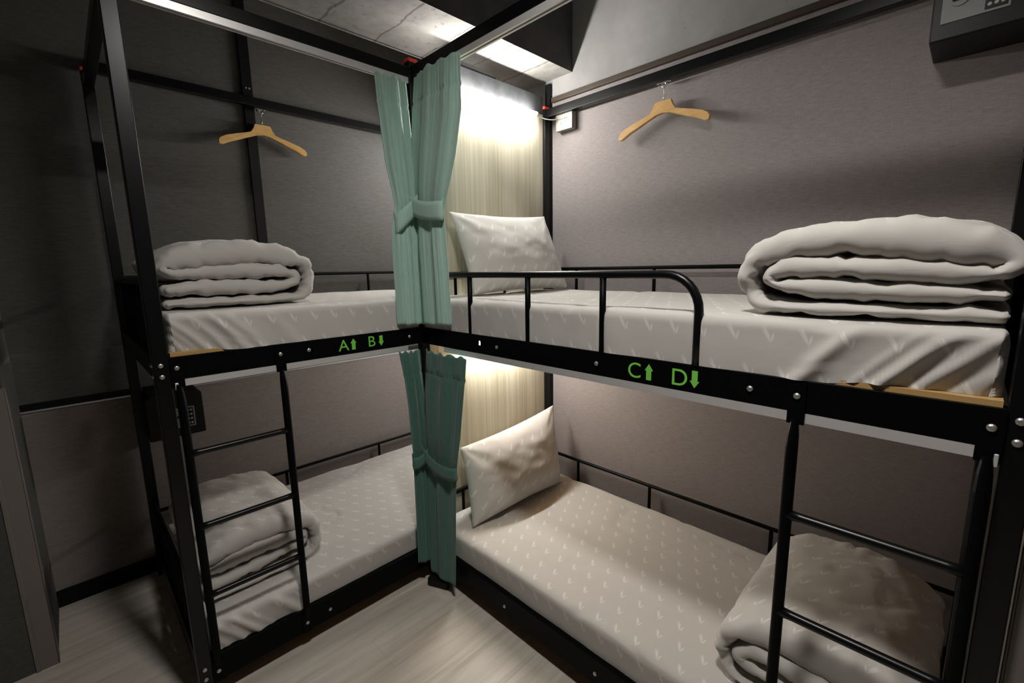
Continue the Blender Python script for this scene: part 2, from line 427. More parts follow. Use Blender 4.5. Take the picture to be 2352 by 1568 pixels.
def back_guard(parent, axis, a, b, c, z0, z1, posts):
    f = (lambda s, z: (s, c, z)) if axis == 'x' else (lambda s, z: (c, s, z))
    o = MB().tube([f(a, z1), f(b, z1)], .0095, 12).build('back_guard_rail', M_SATIN, parent, smooth=False)
    for s in posts:
        MB().tube([f(s, z0), f(s, z1 - .006)], .0085, 10).build('baluster', M_SATIN, o)
    return o

# ---- right bunk (C over D)
RB = thing('bunk_bed', 'black steel canopy bunk bed along the right wall, marked C and D', 'bunk bed', (0, 0, 0), 'black steel bunk beds')
for (x, y) in ((0, 0), (W, 0), (0, -L2), (W, -L2)): post(RB, x, y)
# canopy beams
MB().box(-.019, .019, -L2 + H, -H, ZT0, ZT1).build('canopy_beam', M_BLACK, RB, bev=.003)
MB().box(W - .019, W + .019, -L2 + H, -H, ZT0 + .018, ZT1 + .018).build('canopy_beam', M_BLACK, RB, bev=.003)
MB().box(H, W - H, -L2 - .019, -L2 + .019, ZT0, ZT1).build('canopy_beam', M_BLACK, RB, bev=.003)
channel(RB, -L2 + H + .004, -.075, 'y', ZT0 - .024, ZT0, -.004)
# side rails
rail_plate(RB, 'y', -L2 + H, -H, -H, ZR0, ZR1, -1, hole=(-.446, 1.291))
rail_plate(RB, 'y', -L2 + H, -H, -H, ZL0, ZL1, -1)
rail_plate(RB, 'y', -L2 + H, -H, W + H - .004, ZR0, ZR1, 1)
rail_plate(RB, 'y', -L2 + H, -H, W + H - .004, ZL0, ZL1, 1)
for z0, z1 in ((ZR0, ZR1), (ZL0, ZL1)):
    MB().box(H, W - H, -L2 - .018, -L2 + .018, z0, z1).build('end_rail', M_SATIN, RB, bev=.003)
    MB().box(H, W - H, -.024, -.0045, z0, z1).build('end_rail', M_SATIN, RB, bev=.003)
channel(RB, -L2 + .055, -.195, 'y', ZR0 - .024, ZR0 - .0005, -.010)
# plywood board under each mattress
MB().box(-.012, W - .022, -L2 + .028, -.03, ZR1, ZR1 + .012).build('bed_board', M_PLY, RB)
MB().box(.014, W - .022, -L2 + .028, -.03, ZL1 - .03, ZL1 - .018).build('bed_board', M_PLY, RB)
# front guard rail with a bent end
gx = -.012
gz = 1.572
path = [(gx, -.03, gz), (gx, -.3, gz), (gx, -.8, gz), (gx, -1.25, gz)] + arc((-1.255, gz - .10), .10, PI / 2, PI, 8, lambda a, b: (gx, a, b))[1:] + [(gx, -1.355, 1.40), (gx, -1.355, ZR1)]
go = MB().tube(path, .0125, 14).build('guard_rail', M_BLACK, RB, smooth=True)
for y in (-.383, -.718, -1.046):
    MB().tube([(gx, y, ZR1), (gx, y, gz - .006)], .0105, 12).build('baluster', M_SATIN, go, smooth=True)
back_guard(RB, 'y', -L2 + H, -H, W, ZR1, 1.588, (-.24, -.731, -1.22, -1.71))
back_guard(RB, 'y', -L2 + H, -H, W, ZL1, .412, (-.262, -.745, -1.345))
end_frame(RB, 'y', -.016, H, W - H, ZR1, 1.572, 4)
end_frame(RB, 'y', -.016, H, W - H, ZL1, .405, 4)
end_frame(RB, 'y', -L2, H, W - H, ZR1, 1.572, 7)
end_frame(RB, 'y', -L2, H, W - H, ZL1, .405, 7)
ladder(RB, 'y', -1.604, -1.921, -H, -1, .125, 1.33, (.448, .725, .99))
for y in (-.553, -1.032, -1.499): bolt(RB, (-H, y, 1.285), (-1, 0, 0))
for y in (-.564, -1.043, -1.5): bolt(RB, (-H, y, .126), (-1, 0, 0))
for z in (1.305, 1.264, .16, .115): bolt(RB, (-H, -L2 + .004, z), (-1, 0, 0))
for (x, y, d) in ((-.006, -H, (0, -1, 0)),):
    for z in (1.305, 1.264): bolt(RB, (-H, 0, z), (-1, 0, 0), .006)
bolt(RB, (-H, .0, 2.463), (-1, 0, 0), .006)
f = ('x', -H)
lettering(RB, 'C', -1.150, 1.2605, .047, f); arrow(RB, -1.219, 1.260, 1.309, True, f)
lettering(RB, 'D', -1.292, 1.2605, .047, f); arrow(RB, -1.357, 1.260, 1.309, False, f)
# small hook where the curtain wire ends at the foot post
MB().box(-.030, -H - .0005, -L2 + .0235, -L2 + .0305, 1.212, 1.238).build('track_end_hook', M_TRACK, RB, bev=.002)

# ---- left bunk (A over B), along the back wall; it runs on behind the partition
LB = thing('bunk_bed', 'black steel canopy bunk bed along the dark back wall, marked A and B', 'bunk bed', (0, 0, 0), 'black steel bunk beds')
for (x, y) in ((-L, 0), (-L, WB), (W, WB)): post(LB, x, y)
MB().box(-L + H, -H, -.019, .019, ZT0, ZT1).build('canopy_beam', M_BLACK, LB, bev=.003)
MB().box(-L + H, W - H, WB - .019, WB + .019, 2.515, 2.56).build('canopy_beam', M_BLACK, LB, bev=.003)
MB().box(-L - .019, -L + .019, H, WB - H, ZT0, ZT1).build('canopy_beam', M_BLACK, LB, bev=.003)
channel(LB, -L + H + .012, -H - .003, 'x', ZT0 - .024, ZT0, -.004)
rail_plate(LB, 'x', -L + H, -H, -H, ZR0, ZR1, -1)
rail_plate(LB, 'x', -L + H, -H, -H, ZL0, ZL1, -1)
rail_plate(LB, 'x', -L + H, W - H, WB + H - .004, ZR0, ZR1, 1)
rail_plate(LB, 'x', -L + H, W - H, WB + H - .004, ZL0, ZL1, 1)
MB().box(H, W - .04, .022, .040, ZR0, ZR1).build('side_rail', M_BLACK, LB)
MB().box(H, W - .04, .022, .040, ZL0, ZL1).build('side_rail', M_BLACK, LB)
for z0, z1 in ((ZR0, ZR1), (ZL0, ZL1)):
    MB().box(-L - .018, -L + .018, H, WB - H, z0, z1).build('end_rail', M_SATIN, LB, bev=.003)
channel(LB, -L + .055, -.104, 'x', ZR0 - .024, ZR0 - .0005, -.010)
MB().box(-L + .028, -.03, -.012, WB - .03, ZR1, ZR1 + .012).build('bed_board', M_PLY, LB)
MB().box(-L + .028, -.03, .014, WB - .03, ZL1 - .03, ZL1 - .018).build('bed_board', M_PLY, LB)
back_guard(LB, 'x', -L + H, W - H, WB, ZR1, 1.584, (-.69, -.37, .272, .70))
back_guard(LB, 'x', -L + H, W - H, WB, ZL1, .352, (-.69, -.37, .268, .70))
end_frame(LB, 'x', -L, H, WB - H, ZR1, 1.572, 7)
end_frame(LB, 'x', -L, H, WB - H, ZL1, .405, 7)
ladder(LB, 'x', -.993, -.668, -H, -1, .125, 1.33, (.443, .712, .985))
for x in (-.559, -.094): bolt(LB, (x, -H, 1.287), (0, -1, 0))
bolt(LB, (-.568, -H, .126), (0, -1, 0))
for z in (1.300, 1.262, .153, .112): bolt(LB, (-L - .002, -H, z), (0, -1, 0))
for z in (1.300, 1.262): bolt(LB, (-L - H, .004, z), (-1, 0, 0), .006)
f = ('y', -H)
lettering(LB, 'A', -.438, 1.2630, .047, f); arrow(LB, -.371, 1.263, 1.311, True, f)
lettering(LB, 'B', -.301, 1.2655, .045, f); arrow(LB, -.241, 1.263, 1.309, False, f)
MB().box(-L + .028, -L + .038, -.030, -H - .0005, 1.212, 1.237).build('track_end_hook', M_TRACK, LB, bev=.002)

# ------------------------------------------------------------------ mattresses
FOLDS = [(.37, .034, .006), (.300, .024, .010), (.245, .016, .006), (.205, .020, .010), (.160, .016, .008), (.115, .018, .011), (.072, .014, .006), (.040, .015, .007)]
def mattress(name, lab, length, width, z0, z1, place, foot_pull=.0, grooves=(), seed=0, skirt=.012, wr=1.0, front_sag=0, vs=1, sk=(.2, .28)):
    """local t = 0 at the foot .. length at the head, s = 0 on the room side .. width at the wall"""
    h = z1 - z0; r = .030; rv = .012
    nt_, ns, nz = int(length / .007), int(width / .02), 22
    ins = ((rv, length - rv), (r, width - r), (r, h - r))
    V = []; F = []; UV = []
    def P(t, s, z):
        q = [min(max(c, a), b) for c, (a, b) in zip((t, s, z), ins)]
        q[2] = min(z, h - r)
        d = Vector((t - q[0], s - q[1], z - q[2]))
        n = d.normalized() if d.length > 1e-9 else Vector((0, 0, 1))
        p = Vector((q[0] + n.x * rv, q[1] + n.y * r, q[2] + n.z * r))
        side = max(0, -n.y)                    # how much it faces the room
        up = max(0, n.z)
        tt = p.x
        nv = Vector((p.x * 3.1 + seed * 7, p.y * 3.1, p.z * 3))
        d0 = .004 * noise.noise(nv) + .002 * noise.noise(nv * 3.3)
        # diagonal drag folds near the foot on the sides, shallow dimples on top
        fx = max(0, 1 - tt / .62)
        fold = 0
        zz_ = min(p.z / h, 1)
        for (f0, fw_, fa) in FOLDS:
            uu_ = tt + .92 * p.z - f0 * (1 + .12 * math.sin(seed * 2.1 + f0 * 40)) + .012 * noise.noise(Vector((tt * 7, p.z * 9, seed + f0 * 30)))
            g_ = uu_ / fw_
            fold += fa * (math.exp(-g_ * g_) if g_ < 0 else math.exp(-(g_ * 1.35) ** 2))
        d1 = side * wr * (fold * (1 - .75 * zz_ ** 3) - .004 * fx)
        d1 += up * .0035 * noise.noise(Vector((p.x * 2 + p.y * 5 + seed, p.y * 4 - p.x * 3, seed)))
        crease = abs(noise.noise(Vector((p.x * 1.7 - p.y * 2.4, p.x * 1.2 + p.y * 3.6, seed + 9.5))))
        d1 -= up * .006 * math.exp(-(crease / .035) ** 2) * wr
        for gq in grooves:
            dd = tt - gq
            d1 -= (side + .35 * up * math.exp(-(p.y / .07) ** 2)) * .015 * math.exp(-(dd / .008) ** 2)
            d1 += side * .006 * math.exp(-((dd + .04) / .05) ** 2)
        d1 -= side * foot_pull * (1 - sstep(.05, sk[1], tt)) * (1 - .85 * zz_)
        p = p + n * (d0 + d1)
        if skirt and p.z < .03 and side > .2 :
            p.z -= skirt * sstep(sk[0], sk[1], tt) * side
        if front_sag: p.z -= front_sag * up * sstep(.25, 0, p.y)
        p.z = max(p.z, -skirt if (side > .2) else 0)
        return p
    def grid(n1, n2, fn, uvf):
        b = len(V)
        for i in range(n1 + 1):
            for j in range(n2 + 1):
                a = fn(i / n1, j / n2); V.append(P(*a)); UV.append(uvf(*a))
        for i in range(n1):
            for j in range(n2):
                a = b + i * (n2 + 1) + j; F.append((a, a + 1, a + n2 + 2, a + n2 + 1))
    Lt = lambda u: u * length
    grid(nt_, ns, lambda u, v: (Lt(u), v * width, h), lambda t, s, z: (t, s))
    grid(nt_, nz, lambda u, v: (Lt(u), 0, v * h), lambda t, s, z: (t, -(h - z)))
    grid(nt_, nz, lambda u, v: (Lt(u), width, v * h), lambda t, s, z: (t, width + h - z))
    grid(ns, nz, lambda u, v: (0, u * width, v * h), lambda t, s, z: (-(h - z), s))
    grid(ns, nz, lambda u, v: (length, u * width, v * h), lambda t, s, z: (length + h - z, s))
    b = len(V); V += [Vector(c) for c in ((.03, .03, .002), (length - .03, .03, .002), (length - .03, width - .03, .002), (.03, width - .03, .002))]
    UV += [(0, 0)] * 4; F.append((b + 3, b + 2, b + 1, b))
    m = MB(); m.v = V; m.f = F; m.m = [0] * len(F); m.uv = [(u * vs, v) for u, v in UV]
    o = m.build(name, M_BED, smooth=True)
    bm = bmesh.new(); bm.from_mesh(o.data); bmesh.ops.remove_doubles(bm, verts=bm.verts, dist=.0004); bm.to_mesh(o.data); bm.free()
    for p in o.data.polygons: p.use_smooth = True
    o.data.transform(place @ Matrix.Translation((0, 0, z0)))
    return tag(o, lab, 'mattress', 'grey sheeted mattresses')
# right bunk: t = +y from the foot, s = +x ; left bunk: t = +x from the foot, s = +y
PR = lambda x0, y0: Matrix(((0, 1, 0, x0), (1, 0, 0, y0), (0, 0, 1, 0), (0, 0, 0, 1)))
PL = lambda x0, y0: Matrix(((1, 0, 0, x0), (0, 1, 0, y0), (0, 0, 1, 0), (0, 0, 0, 1)))
foot_y = -L2 + .030
MC = mattress('mattress', 'upper right mattress in grey leaf-patterned sheet behind the curved guard rail', 1.895, W - .002, ZR1 + .0125, 1.468,
              PR(-.016, foot_y), .026, [(-1.046 - foot_y), (-1.352 - foot_y)], 1)
MD = mattress('mattress', 'lower right mattress in grey leaf-patterned sheet beside the open floor', 1.895, W - .015, ZL1 - .017, .300,
              PR(.001, foot_y), .0, (), 2, 0, 1.0)
MA = mattress('mattress', 'upper left mattress in grey sheet above the green letters A and B', L + W - .06, WB - .052, ZR1 + .0125, 1.466,
              PL(-L + .030, -.016 + .0), .026, (), 3, vs=-1, sk=(.10, .20))
MBm = mattress('mattress', 'lower left mattress in grey sheet behind the left ladder', L + W - .06, WB - .06, ZL1 - .017, .298,
               PL(-L + .030, .001), .0, (), 4, 0, 1.0, vs=-1)
# the left mattresses narrow where they pass behind the corner post and partition
for ob in (MA, MBm):
    for v in ob.data.vertices:
        if v.co.x > -.035 and v.co.y < .2: v.co.y = max(v.co.y, .046)

# ------------------------------------------------------------------ folded duvets
def catmull(pts, n):
    out = []
    P_ = [pts[0]] + list(pts) + [pts[-1]]
    for i in range(1, len(P_) - 2):
        for k in range(n):
            t = k / n; p0, p1, p2, p3 = P_[i - 1], P_[i], P_[i + 1], P_[i + 2]
            out.append(tuple(.5 * ((2 * b) + (-a + c) * t + (2 * a - 5 * b + 4 * c - d) * t * t + (-a + 3 * b - 3 * c + d) * t ** 3) for a, b, c, d in zip(p0, p1, p2, p3)))
    out.append(tuple(pts[-1])); return out
DUV = [  # (l, z, thickness): l 0 at the fold .. 1 at the far end
    (.97, .016, .026), (.80, .017, .032), (.50, .017, .032), (.22, .018, .034), (.085, .030, .040), (.040, .075, .046), (.045, .118, .050), (.095, .158, .058),
    (.24, .183, .078), (.45, .190, .088), (.66, .188, .088), (.85, .174, .078), (.955, .147, .056), (.960, .122, .044), (.90, .111, .046), (.72, .122, .058), (.45, .126, .060), (.26, .124, .054),
    (.160, .108, .042), (.150, .088, .038), (.21, .072, .042), (.42, .068, .050), (.68, .064, .050), (.86, .060, .046), (.955, .057, .032)]
def duvet(lab, Ln, Wd, Ht, origin, ldir, sdir, seed, slope=0.0, puff=1.0):
    k = Ht / .232
    C = catmull([(a * Ln, b * k, c * k) for a, b, c in DUV], 7); n = len(C)
    ns = 64; V = []; UV = []; F = []
    # outline ring: one side out, end cap, other side back
    nrm = []; arcl = [0]
    for i in range(n):
        a = C[max(i - 1, 0)]; b = C[min(i + 1, n - 1)]
        d = Vector((b[0] - a[0], b[1] - a[1])).normalized(); nrm.append(Vector((-d.y, d.x)))
        if i: arcl.append(arcl[-1] + math.hypot(C[i][0] - C[i - 1][0], C[i][1] - C[i - 1][1]))
    ring = []
    d0 = Vector((C[0][0] - C[1][0], C[0][1] - C[1][1])).normalized(); d1 = Vector((C[-1][0] - C[-2][0], C[-1][1] - C[-2][1])).normalized()
    for i in range(n): ring.append((i, 1, None))
    for q in range(1, 6): ring.append((n - 1, 0, (PI * q / 6, d1)))
    for i in range(n - 1, -1, -1): ring.append((i, -1, None))
    for q in range(1, 6): ring.append((0, 0, (PI * q / 6, d0)))
    R = len(ring)
    for j in range(ns + 1):
        # stations crowd toward both side edges so the seams round off
        c = -math.cos(PI * j / ns); x = Wd * .5 * (1 + math.copysign(abs(c) ** 1.0, c))
        e = min(x, Wd - x); rim = .034
        edge = math.sqrt(max(0, 1 - (1 - min(e / rim, 1)) ** 2)) if e < rim else 1.0
        edge = .04 + .96 * edge
        xn = (x / Wd - .5) * 2
        crown = 1 + .05 * (1 - xn * xn) * puff
        for (i, sgn, cap) in ring:
            l, z, th = C[i]; nn = nrm[i]; hh = th * .5 * edge * (1 + .10 * noise.noise(Vector((l * 9, x * 5, seed + z * 20))))
            if cap is None: o2 = nn * sgn * hh; ou = nn * sgn
            else:
                a, dd = cap; s_ = 1 if i == n - 1 else -1
                ou = nn * math.cos(a) * s_ + dd * math.sin(a); o2 = ou * hh
            wv = Vector((l * 7 + seed * 3.1, x * 6, z * 26 + seed))
            wob = .0060 * noise.noise(wv) + .0036 * noise.noise(wv * 2.3) + .0016 * noise.noise(wv * 5.1)
            # pulls running in from the rim
            rimw = math.exp(-(e / .10) ** 2)
            al = arcl[i]
            wob += rimw * (.0120 * noise.noise(Vector((al * 24 + seed, x * 4, sgn * 2.0))) + .0055 * noise.noise(Vector((al * 55 + seed, x * 6, sgn * 2.0))))
            wob -= .0055 * math.exp(-(abs(noise.noise(Vector((al * 6 - x * 4, x * 7 + al * 3, seed + 2.2)))) / .045) ** 2)
            p = Vector((l, z)) + o2 + ou * wob * k * min(1, edge * 1.3)
            # layers slide a little against each other along x
            dx = .014 * noise.noise(Vector((l * 5, z * 24, seed + 4.2))) + .020 * noise.noise(Vector((seed, z * 16, 1.7)))
            drop = .012 * rimw * noise.noise(Vector((l * 4.5, seed * 2, z * 9)))
            zz = max(p.y + (drop if z > .03 else 0) * k, .001) * crown - slope * (l / Ln) * max(p.y, 0)
            V.append((p.x, x + dx * (1 if e < .2 else .4), zz)); UV.append((arcl[i] * (1 if sgn >= 0 else 1) + (0 if sgn >= 0 else .03), x))
    for j in range(ns):
        for i in range(R):
            i2 = (i + 1) % R
            F.append((j * R + i, j * R + i2, (j + 1) * R + i2, (j + 1) * R + i))
    def opp(i): return (2 * n + 4 - i) % R          # ring index facing i across the sheet
    for base, fl in ((0, 0), (ns * R, 1)):
        for i in range(n - 1):
            q = (base + i, base + i + 1, base + opp(i + 1), base + opp(i))
            F.append(q[::-1] if fl == 0 else q)
    m = MB(); m.v = V; m.f = F; m.m = [0] * len(F); m.uv = UV
    o = m.build('duvet', M_BED, smooth=True)
    ld, sd, og = Vector(ldir), Vector(sdir), Vector(origin)
    T = Matrix(((ld.x, sd.x, 0, og.x), (ld.y, sd.y, 0, og.y), (0, 0, 1, og.z), (0, 0, 0, 1)))
    o.data.transform(T)
    if ld.cross(sd).z < 0: o.data.flip_normals()
    return tag(o, lab, 'duvet', 'folded grey duvets')
duvet('big folded grey duvet at the foot of the upper right mattress', .505, .70, .215, (.030, -1.432, 1.472), (0, -1, 0), (1, 0, 0), 1.3)
duvet('folded grey duvet on the lower right mattress behind the right ladder', .50, .68, .235, (.115, -1.405, .303), (0, -1, 0), (1, 0, 0), 5.1)
duvet('folded grey duvet on the upper left mattress beside the tall left post', .545, .66, .250, (-.440, .150, 1.470), (-1, 0, 0), (0, 1, 0), 8.7)
duvet('folded grey duvet on the lower left mattress behind the left ladder', .475, .66, .240, (-.515, .130, .303), (-1, 0, 0), (0, 1, 0), 12.4)

# ------------------------------------------------------------------ pillows
def pillow(lab, w, h, th, corners, seed, sag=.02, bulge=(0, 0)):
    """corners: bottom left, bottom right, top left, top right (world); thickness goes to the room side and back"""
    bl, br, tl, tr = [Vector(c) for c in corners]
    nrm = ((br - bl).cross(tl - bl)).normalized()     # faces the room
    n1, n2 = 60, 44; V = []; UV = []; F = []
    for side in (1, -1):
        for i in range(n1 + 1):
            for j in range(n2 + 1):
                u = -1 + 2 * i / n1; v = -1 + 2 * j / n2
                # edges draw in between the corners
                uu = u * (1 - .045 * (1 - v * v)); vv = v * (1 - .07 * (1 - u * u))
                a, b = (uu + 1) / 2, (vv + 1) / 2
                p = bl * (1 - a) * (1 - b) + br * a * (1 - b) + tl * (1 - a) * b + tr * a * b
                prof = (max(0, 1 - abs(u) ** 2.6) ** .62) * (max(0, 1 - abs(v) ** 2.4) ** .62)
                prof *= 1 + .18 * (-v)               # filling settles low
                wv = Vector((u * 2.2 + seed, v * 1.9, seed * 2))
                wr = .008 * noise.noise(wv) + .004 * noise.noise(wv * 2.4)
                # radiating corner pleats
                cr = 0
                for (cu, cv) in ((-1, -1), (1, -1), (-1, 1), (1, 1)):
                    du, dv = u - cu, (v - cv) * .7; rr = math.hypot(du, dv)
                    cr += .007 * math.exp(-(rr / .45) ** 2) * math.sin(9 * math.atan2(dv, du) + seed) * min(1, rr * 5)
                d = side * prof * th * .5 + prof ** .5 * side * (wr + cr)
                V.append(p + nrm * d); UV.append((u * w / 2 + (0 if side > 0 else 3), v * h / 2))
    s = (n1 + 1) * (n2 + 1)
    for q in (0, 1):
        for i in range(n1):
            for j in range(n2):
                a = q * s + i * (n2 + 1) + j; f_ = (a, a + n2 + 1, a + n2 + 2, a + 1); F.append(f_ if q == 0 else f_[::-1])
    m = MB(); m.v = [tuple(v) for v in V]; m.f = F; m.m = [0] * len(F); m.uv = UV
    o = m.build('pillow', M_BED, smooth=True)
    bm = bmesh.new(); bm.from_mesh(o.data); bmesh.ops.remove_doubles(bm, verts=bm.verts, dist=.0003); bmesh.ops.recalc_face_normals(bm, faces=bm.faces); bm.to_mesh(o.data); bm.free()
    for p in o.data.polygons: p.use_smooth = True
    return tag(o, lab, 'pillow', 'grey pillows against the wood panel')
pillow('plump grey pillow propped upright on the upper right mattress against the wood panel', .68, .46, .17,
       ((.130, -.235, 1.474), (.850, -.225, 1.476), (.120, -.085, 1.868), (.805, -.085, 1.890)), 2.2)
pillow('slumped grey pillow on the lower right mattress against the wood panel', .66, .44, .20,
       ((.085, -.225, .308), (.775, -.240, .308), (.115, -.105, .690), (.825, -.130, .760)), 6.4)

# ------------------------------------------------------------------ curtains
def curtain(lab, cat_axis, base, ztop, zbot, inner, outer, tie, nf, seed, nrm_off=.0, header=.105, amp0=.0085, depth=None, mat=None):
    mat = mat or M_CURT
    """hangs in a vertical plane; cat_axis 'x' (left bunk) or 'y' (right bunk); s grows away from the corner post"""
    e = MB(); nu, nv = 110, 90; V = []; UV = []; F = []
    def pos(s, d, z):
        return (-s, base - d, z) if cat_axis == 'x' else (base - d, -s, z)
    zt = tie['z']
    for j in range(nv + 1):
        z = ztop + (zbot - ztop) * j / nv
        si, so = lerp_table(inner, z), lerp_table(outer, z)
        near = math.exp(-((z - zt) / .10) ** 2)
        top = sstep(ztop - header * 1.6, ztop, z)
        for i in range(nu + 1):
            u = i / nu
            ph = 2 * PI * nf * (u + .018 * noise.noise(Vector((u * 6, z * 1.2, seed)))) + seed
            wave = math.sin(ph) + .45 * noise.noise(Vector((u * 14, z * 1.1, seed + 8)))
            amp = amp0 * (1 + .5 * noise.noise(Vector((u * 4, seed, z * .8)))) * (1 - .25 * near)
            gath = math.exp(-((ztop - header - z) / .05) ** 2) + .6 * top + .9 * math.exp(-((z - zt) / .07) ** 2)
            fine = .0034 * noise.noise(Vector((u * 42, z * 3, seed))) * gath + .0016 * noise.noise(Vector((u * 70, z * 1.5, seed + 3)))
            if abs(z - (ztop - header)) < .008: fine -= .0045
            s = si + (so - si) * u + .004 * noise.noise(Vector((u * 9, z * 3, seed + 5)))
            belly = .020 * math.sin(PI * u) * (1 - near * .5)
            d = amp * wave * (1 - .45 * top) + fine + belly + lerp_table(depth, z) if depth else amp * wave * (1 - .45 * top) + fine + belly
            zz = z
            if j == 0: zz += .006 * math.sin(ph * 1.7)
            if j >= nv - 1: zz += .008 * (u - .5) + .003 * math.sin(ph)
            V.append(pos(s, d, zz)); UV.append((u, z))
    for j in range(nv):
        for i in range(nu):
            a = j * (nu + 1) + i; F.append((a, a + 1, a + nu + 2, a + nu + 1))
    e.v = V; e.f = F; e.m = [0] * len(F)
    o = e.build('curtain', mat, smooth=True)
    sd = o.modifiers.new('Solidify', 'SOLIDIFY'); sd.thickness = .0022; sd.offset = 0
    tag(o, lab, 'curtain', 'green curtains tied at the corner post')
    # stitched header seam: a thin raised fold across the heading
    # tieback band looped round the gathered cloth
    b = MB(); nn = 64; hgt = tie['h']; V = []; F = []
    si, so = lerp_table(inner, zt) - tie.get('in', .004), lerp_table(outer, zt) + .010
    dep = lerp_table(depth, zt) if depth else 0
    for i in range(nn):
        a = 2 * PI * i / nn
        s = (si + so) / 2 - (so - si) / 2 * math.copysign(abs(math.cos(a)) ** .8, math.cos(a))
        d = dep + .012 + (.026 if math.sin(a) > 0 else .026) * math.copysign(abs(math.sin(a)) ** .8, math.sin(a))
        u = (s - si) / (so - si)
        zc = tie['zi'] + (tie['zo'] - tie['zi']) * u - tie['sag'] * math.sin(PI * u) + (.012 if math.sin(a) < 0 else 0)
        for q in range(5):
            qq = q / 4 - .5
            V.append(pos(s, d + .003 * math.cos(qq * PI), zc + qq * hgt))
    for i in range(nn):
        for q in range(4):
            a, c = i * 5 + q, ((i + 1) % nn) * 5 + q
            F.append((a, c, c + 1, a + 1))
    b.v = V; b.f = F; b.m = [0] * len(F)
    t = b.build('tieback', mat, o, smooth=True)
    sd = t.modifiers.new('Solidify', 'SOLIDIFY'); sd.thickness = .003; sd.offset = 1
    return o
# tables are (z, distance from the corner post), ascending in z
curtain('light green curtain on the upper left side of the corner post', 'x', -.032, 2.410, 1.345,
        [(1.34, .028), (1.95, .026), (2.12, .032), (2.42, .048)],
        [(1.34, .152), (1.62, .160), (1.78, .158), (1.88, .134), (1.95, .145), (2.05, .165), (2.19, .178), (2.41, .198)],
        dict(z=1.865, h=.085, zi=1.905, zo=1.800, sag=.0), 2.6, .4)
curtain('wide light green curtain on the upper right side of the corner post', 'y', -.036, 2.420, 1.348,
        [(1.34, .022), (1.8, .012), (1.95, .014), (2.12, .034), (2.42, .088)],
        [(1.34, .270), (1.60, .262), (1.80, .246), (1.86, .254), (1.95, .292), (2.06, .338), (2.22, .384), (2.42, .395)],
        dict(z=1.86, h=.080, zi=1.905, zo=1.842, sag=.018), 2.4, 2.1)
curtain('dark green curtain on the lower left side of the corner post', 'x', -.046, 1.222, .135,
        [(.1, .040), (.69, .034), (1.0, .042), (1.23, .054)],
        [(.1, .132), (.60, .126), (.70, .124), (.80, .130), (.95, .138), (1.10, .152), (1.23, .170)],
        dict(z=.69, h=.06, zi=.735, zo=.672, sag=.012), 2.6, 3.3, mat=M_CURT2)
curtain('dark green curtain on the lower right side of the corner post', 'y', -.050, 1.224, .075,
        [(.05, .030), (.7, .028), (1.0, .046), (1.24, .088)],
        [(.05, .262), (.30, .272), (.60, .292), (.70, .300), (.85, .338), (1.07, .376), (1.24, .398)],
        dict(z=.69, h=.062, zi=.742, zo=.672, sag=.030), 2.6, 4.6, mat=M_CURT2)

# ------------------------------------------------------------------ hangers
def hanger(lab, loc, rotz, ztop_local=.0):
    e = thing('coat_hanger', lab, 'coat hanger', loc, 'wooden hangers on the bed frames', rotz)
    # outline in (s, z); neck top at z = 0
    half = [(.0, .0), (.040, -.002), (.050, -.026), (.064, -.046), (.092, -.060), (.14, -.074), (.195, -.092), (.222, -.104), (.232, -.120), (.229, -.136), (.212, -.136), (.17, -.118), (.12, -.098), (.075, -.078), (.035, -.062), (0, -.057)]
    V = []; F = []; n = len(half)
    pts = half + [(-a, b) for a, b in half[::-1][1:-1]]
    m = MB()
    n2 = len(pts); th = .0095
    vs = []
    for d in (-th, -th * .55, th * .55, th):
        sc = 1.0 if abs(d) < th * .9 else .0
        for (a, b) in pts:
            bow = .012 * (a / .23) ** 2
            k = 0 if sc else .0022
            vs.append((a - math.copysign(k, a) if abs(a) > .19 else a, d - bow, b + (k if b < -.05 and abs(a) < .2 else -k)))
    fs = [tuple(range(n2))[::-1], tuple(range(3 * n2, 4 * n2))]
    for q in range(3):
        for i in range(n2):
            i2 = (i + 1) % n2; fs.append((q * n2 + i, q * n2 + i2, (q + 1) * n2 + i2, (q + 1) * n2 + i))
    m.add(vs, fs); m.build('body', M_HANGER, e)
    k = MB(); k.tube([(0, 0, -.01), (0, 0, .018), (.001, 0, .030), (0, 0, .052), (0, 0, .060)], [.0022, .0022, .0020, .0020, .0042], 10)
    k.tube([(0, 0, .0), (0, 0, .006)], .0045, 10)
    k.build('hook', M_CHROME, e, smooth=True)
    ring = MB(); ring.tube([(.010 * math.cos(a), 0, .069 + .010 * math.sin(a)) for a in [2 * PI * i / 16 for i in range(17)]], .0018, 8)
    ring.box(-.034, .034, -.014, .010, .078, .083)
    ring.box(-.022, -.014, -.010, .006, .069, .079); ring.box(.014, .022, -.010, .006, .069, .079)
    ring.build('mount_plate', M_CHROME, e)
    return e
h1 = hanger('wooden coat hanger on the grey right wall above the upper right mattress', (W - .005, -.752, 2.369), -PI / 2)
h2 = copy_thing(h1, (-.308, WB + .005, 2.426), 'wooden coat hanger against the dark back wall above the upper left mattress', 0)

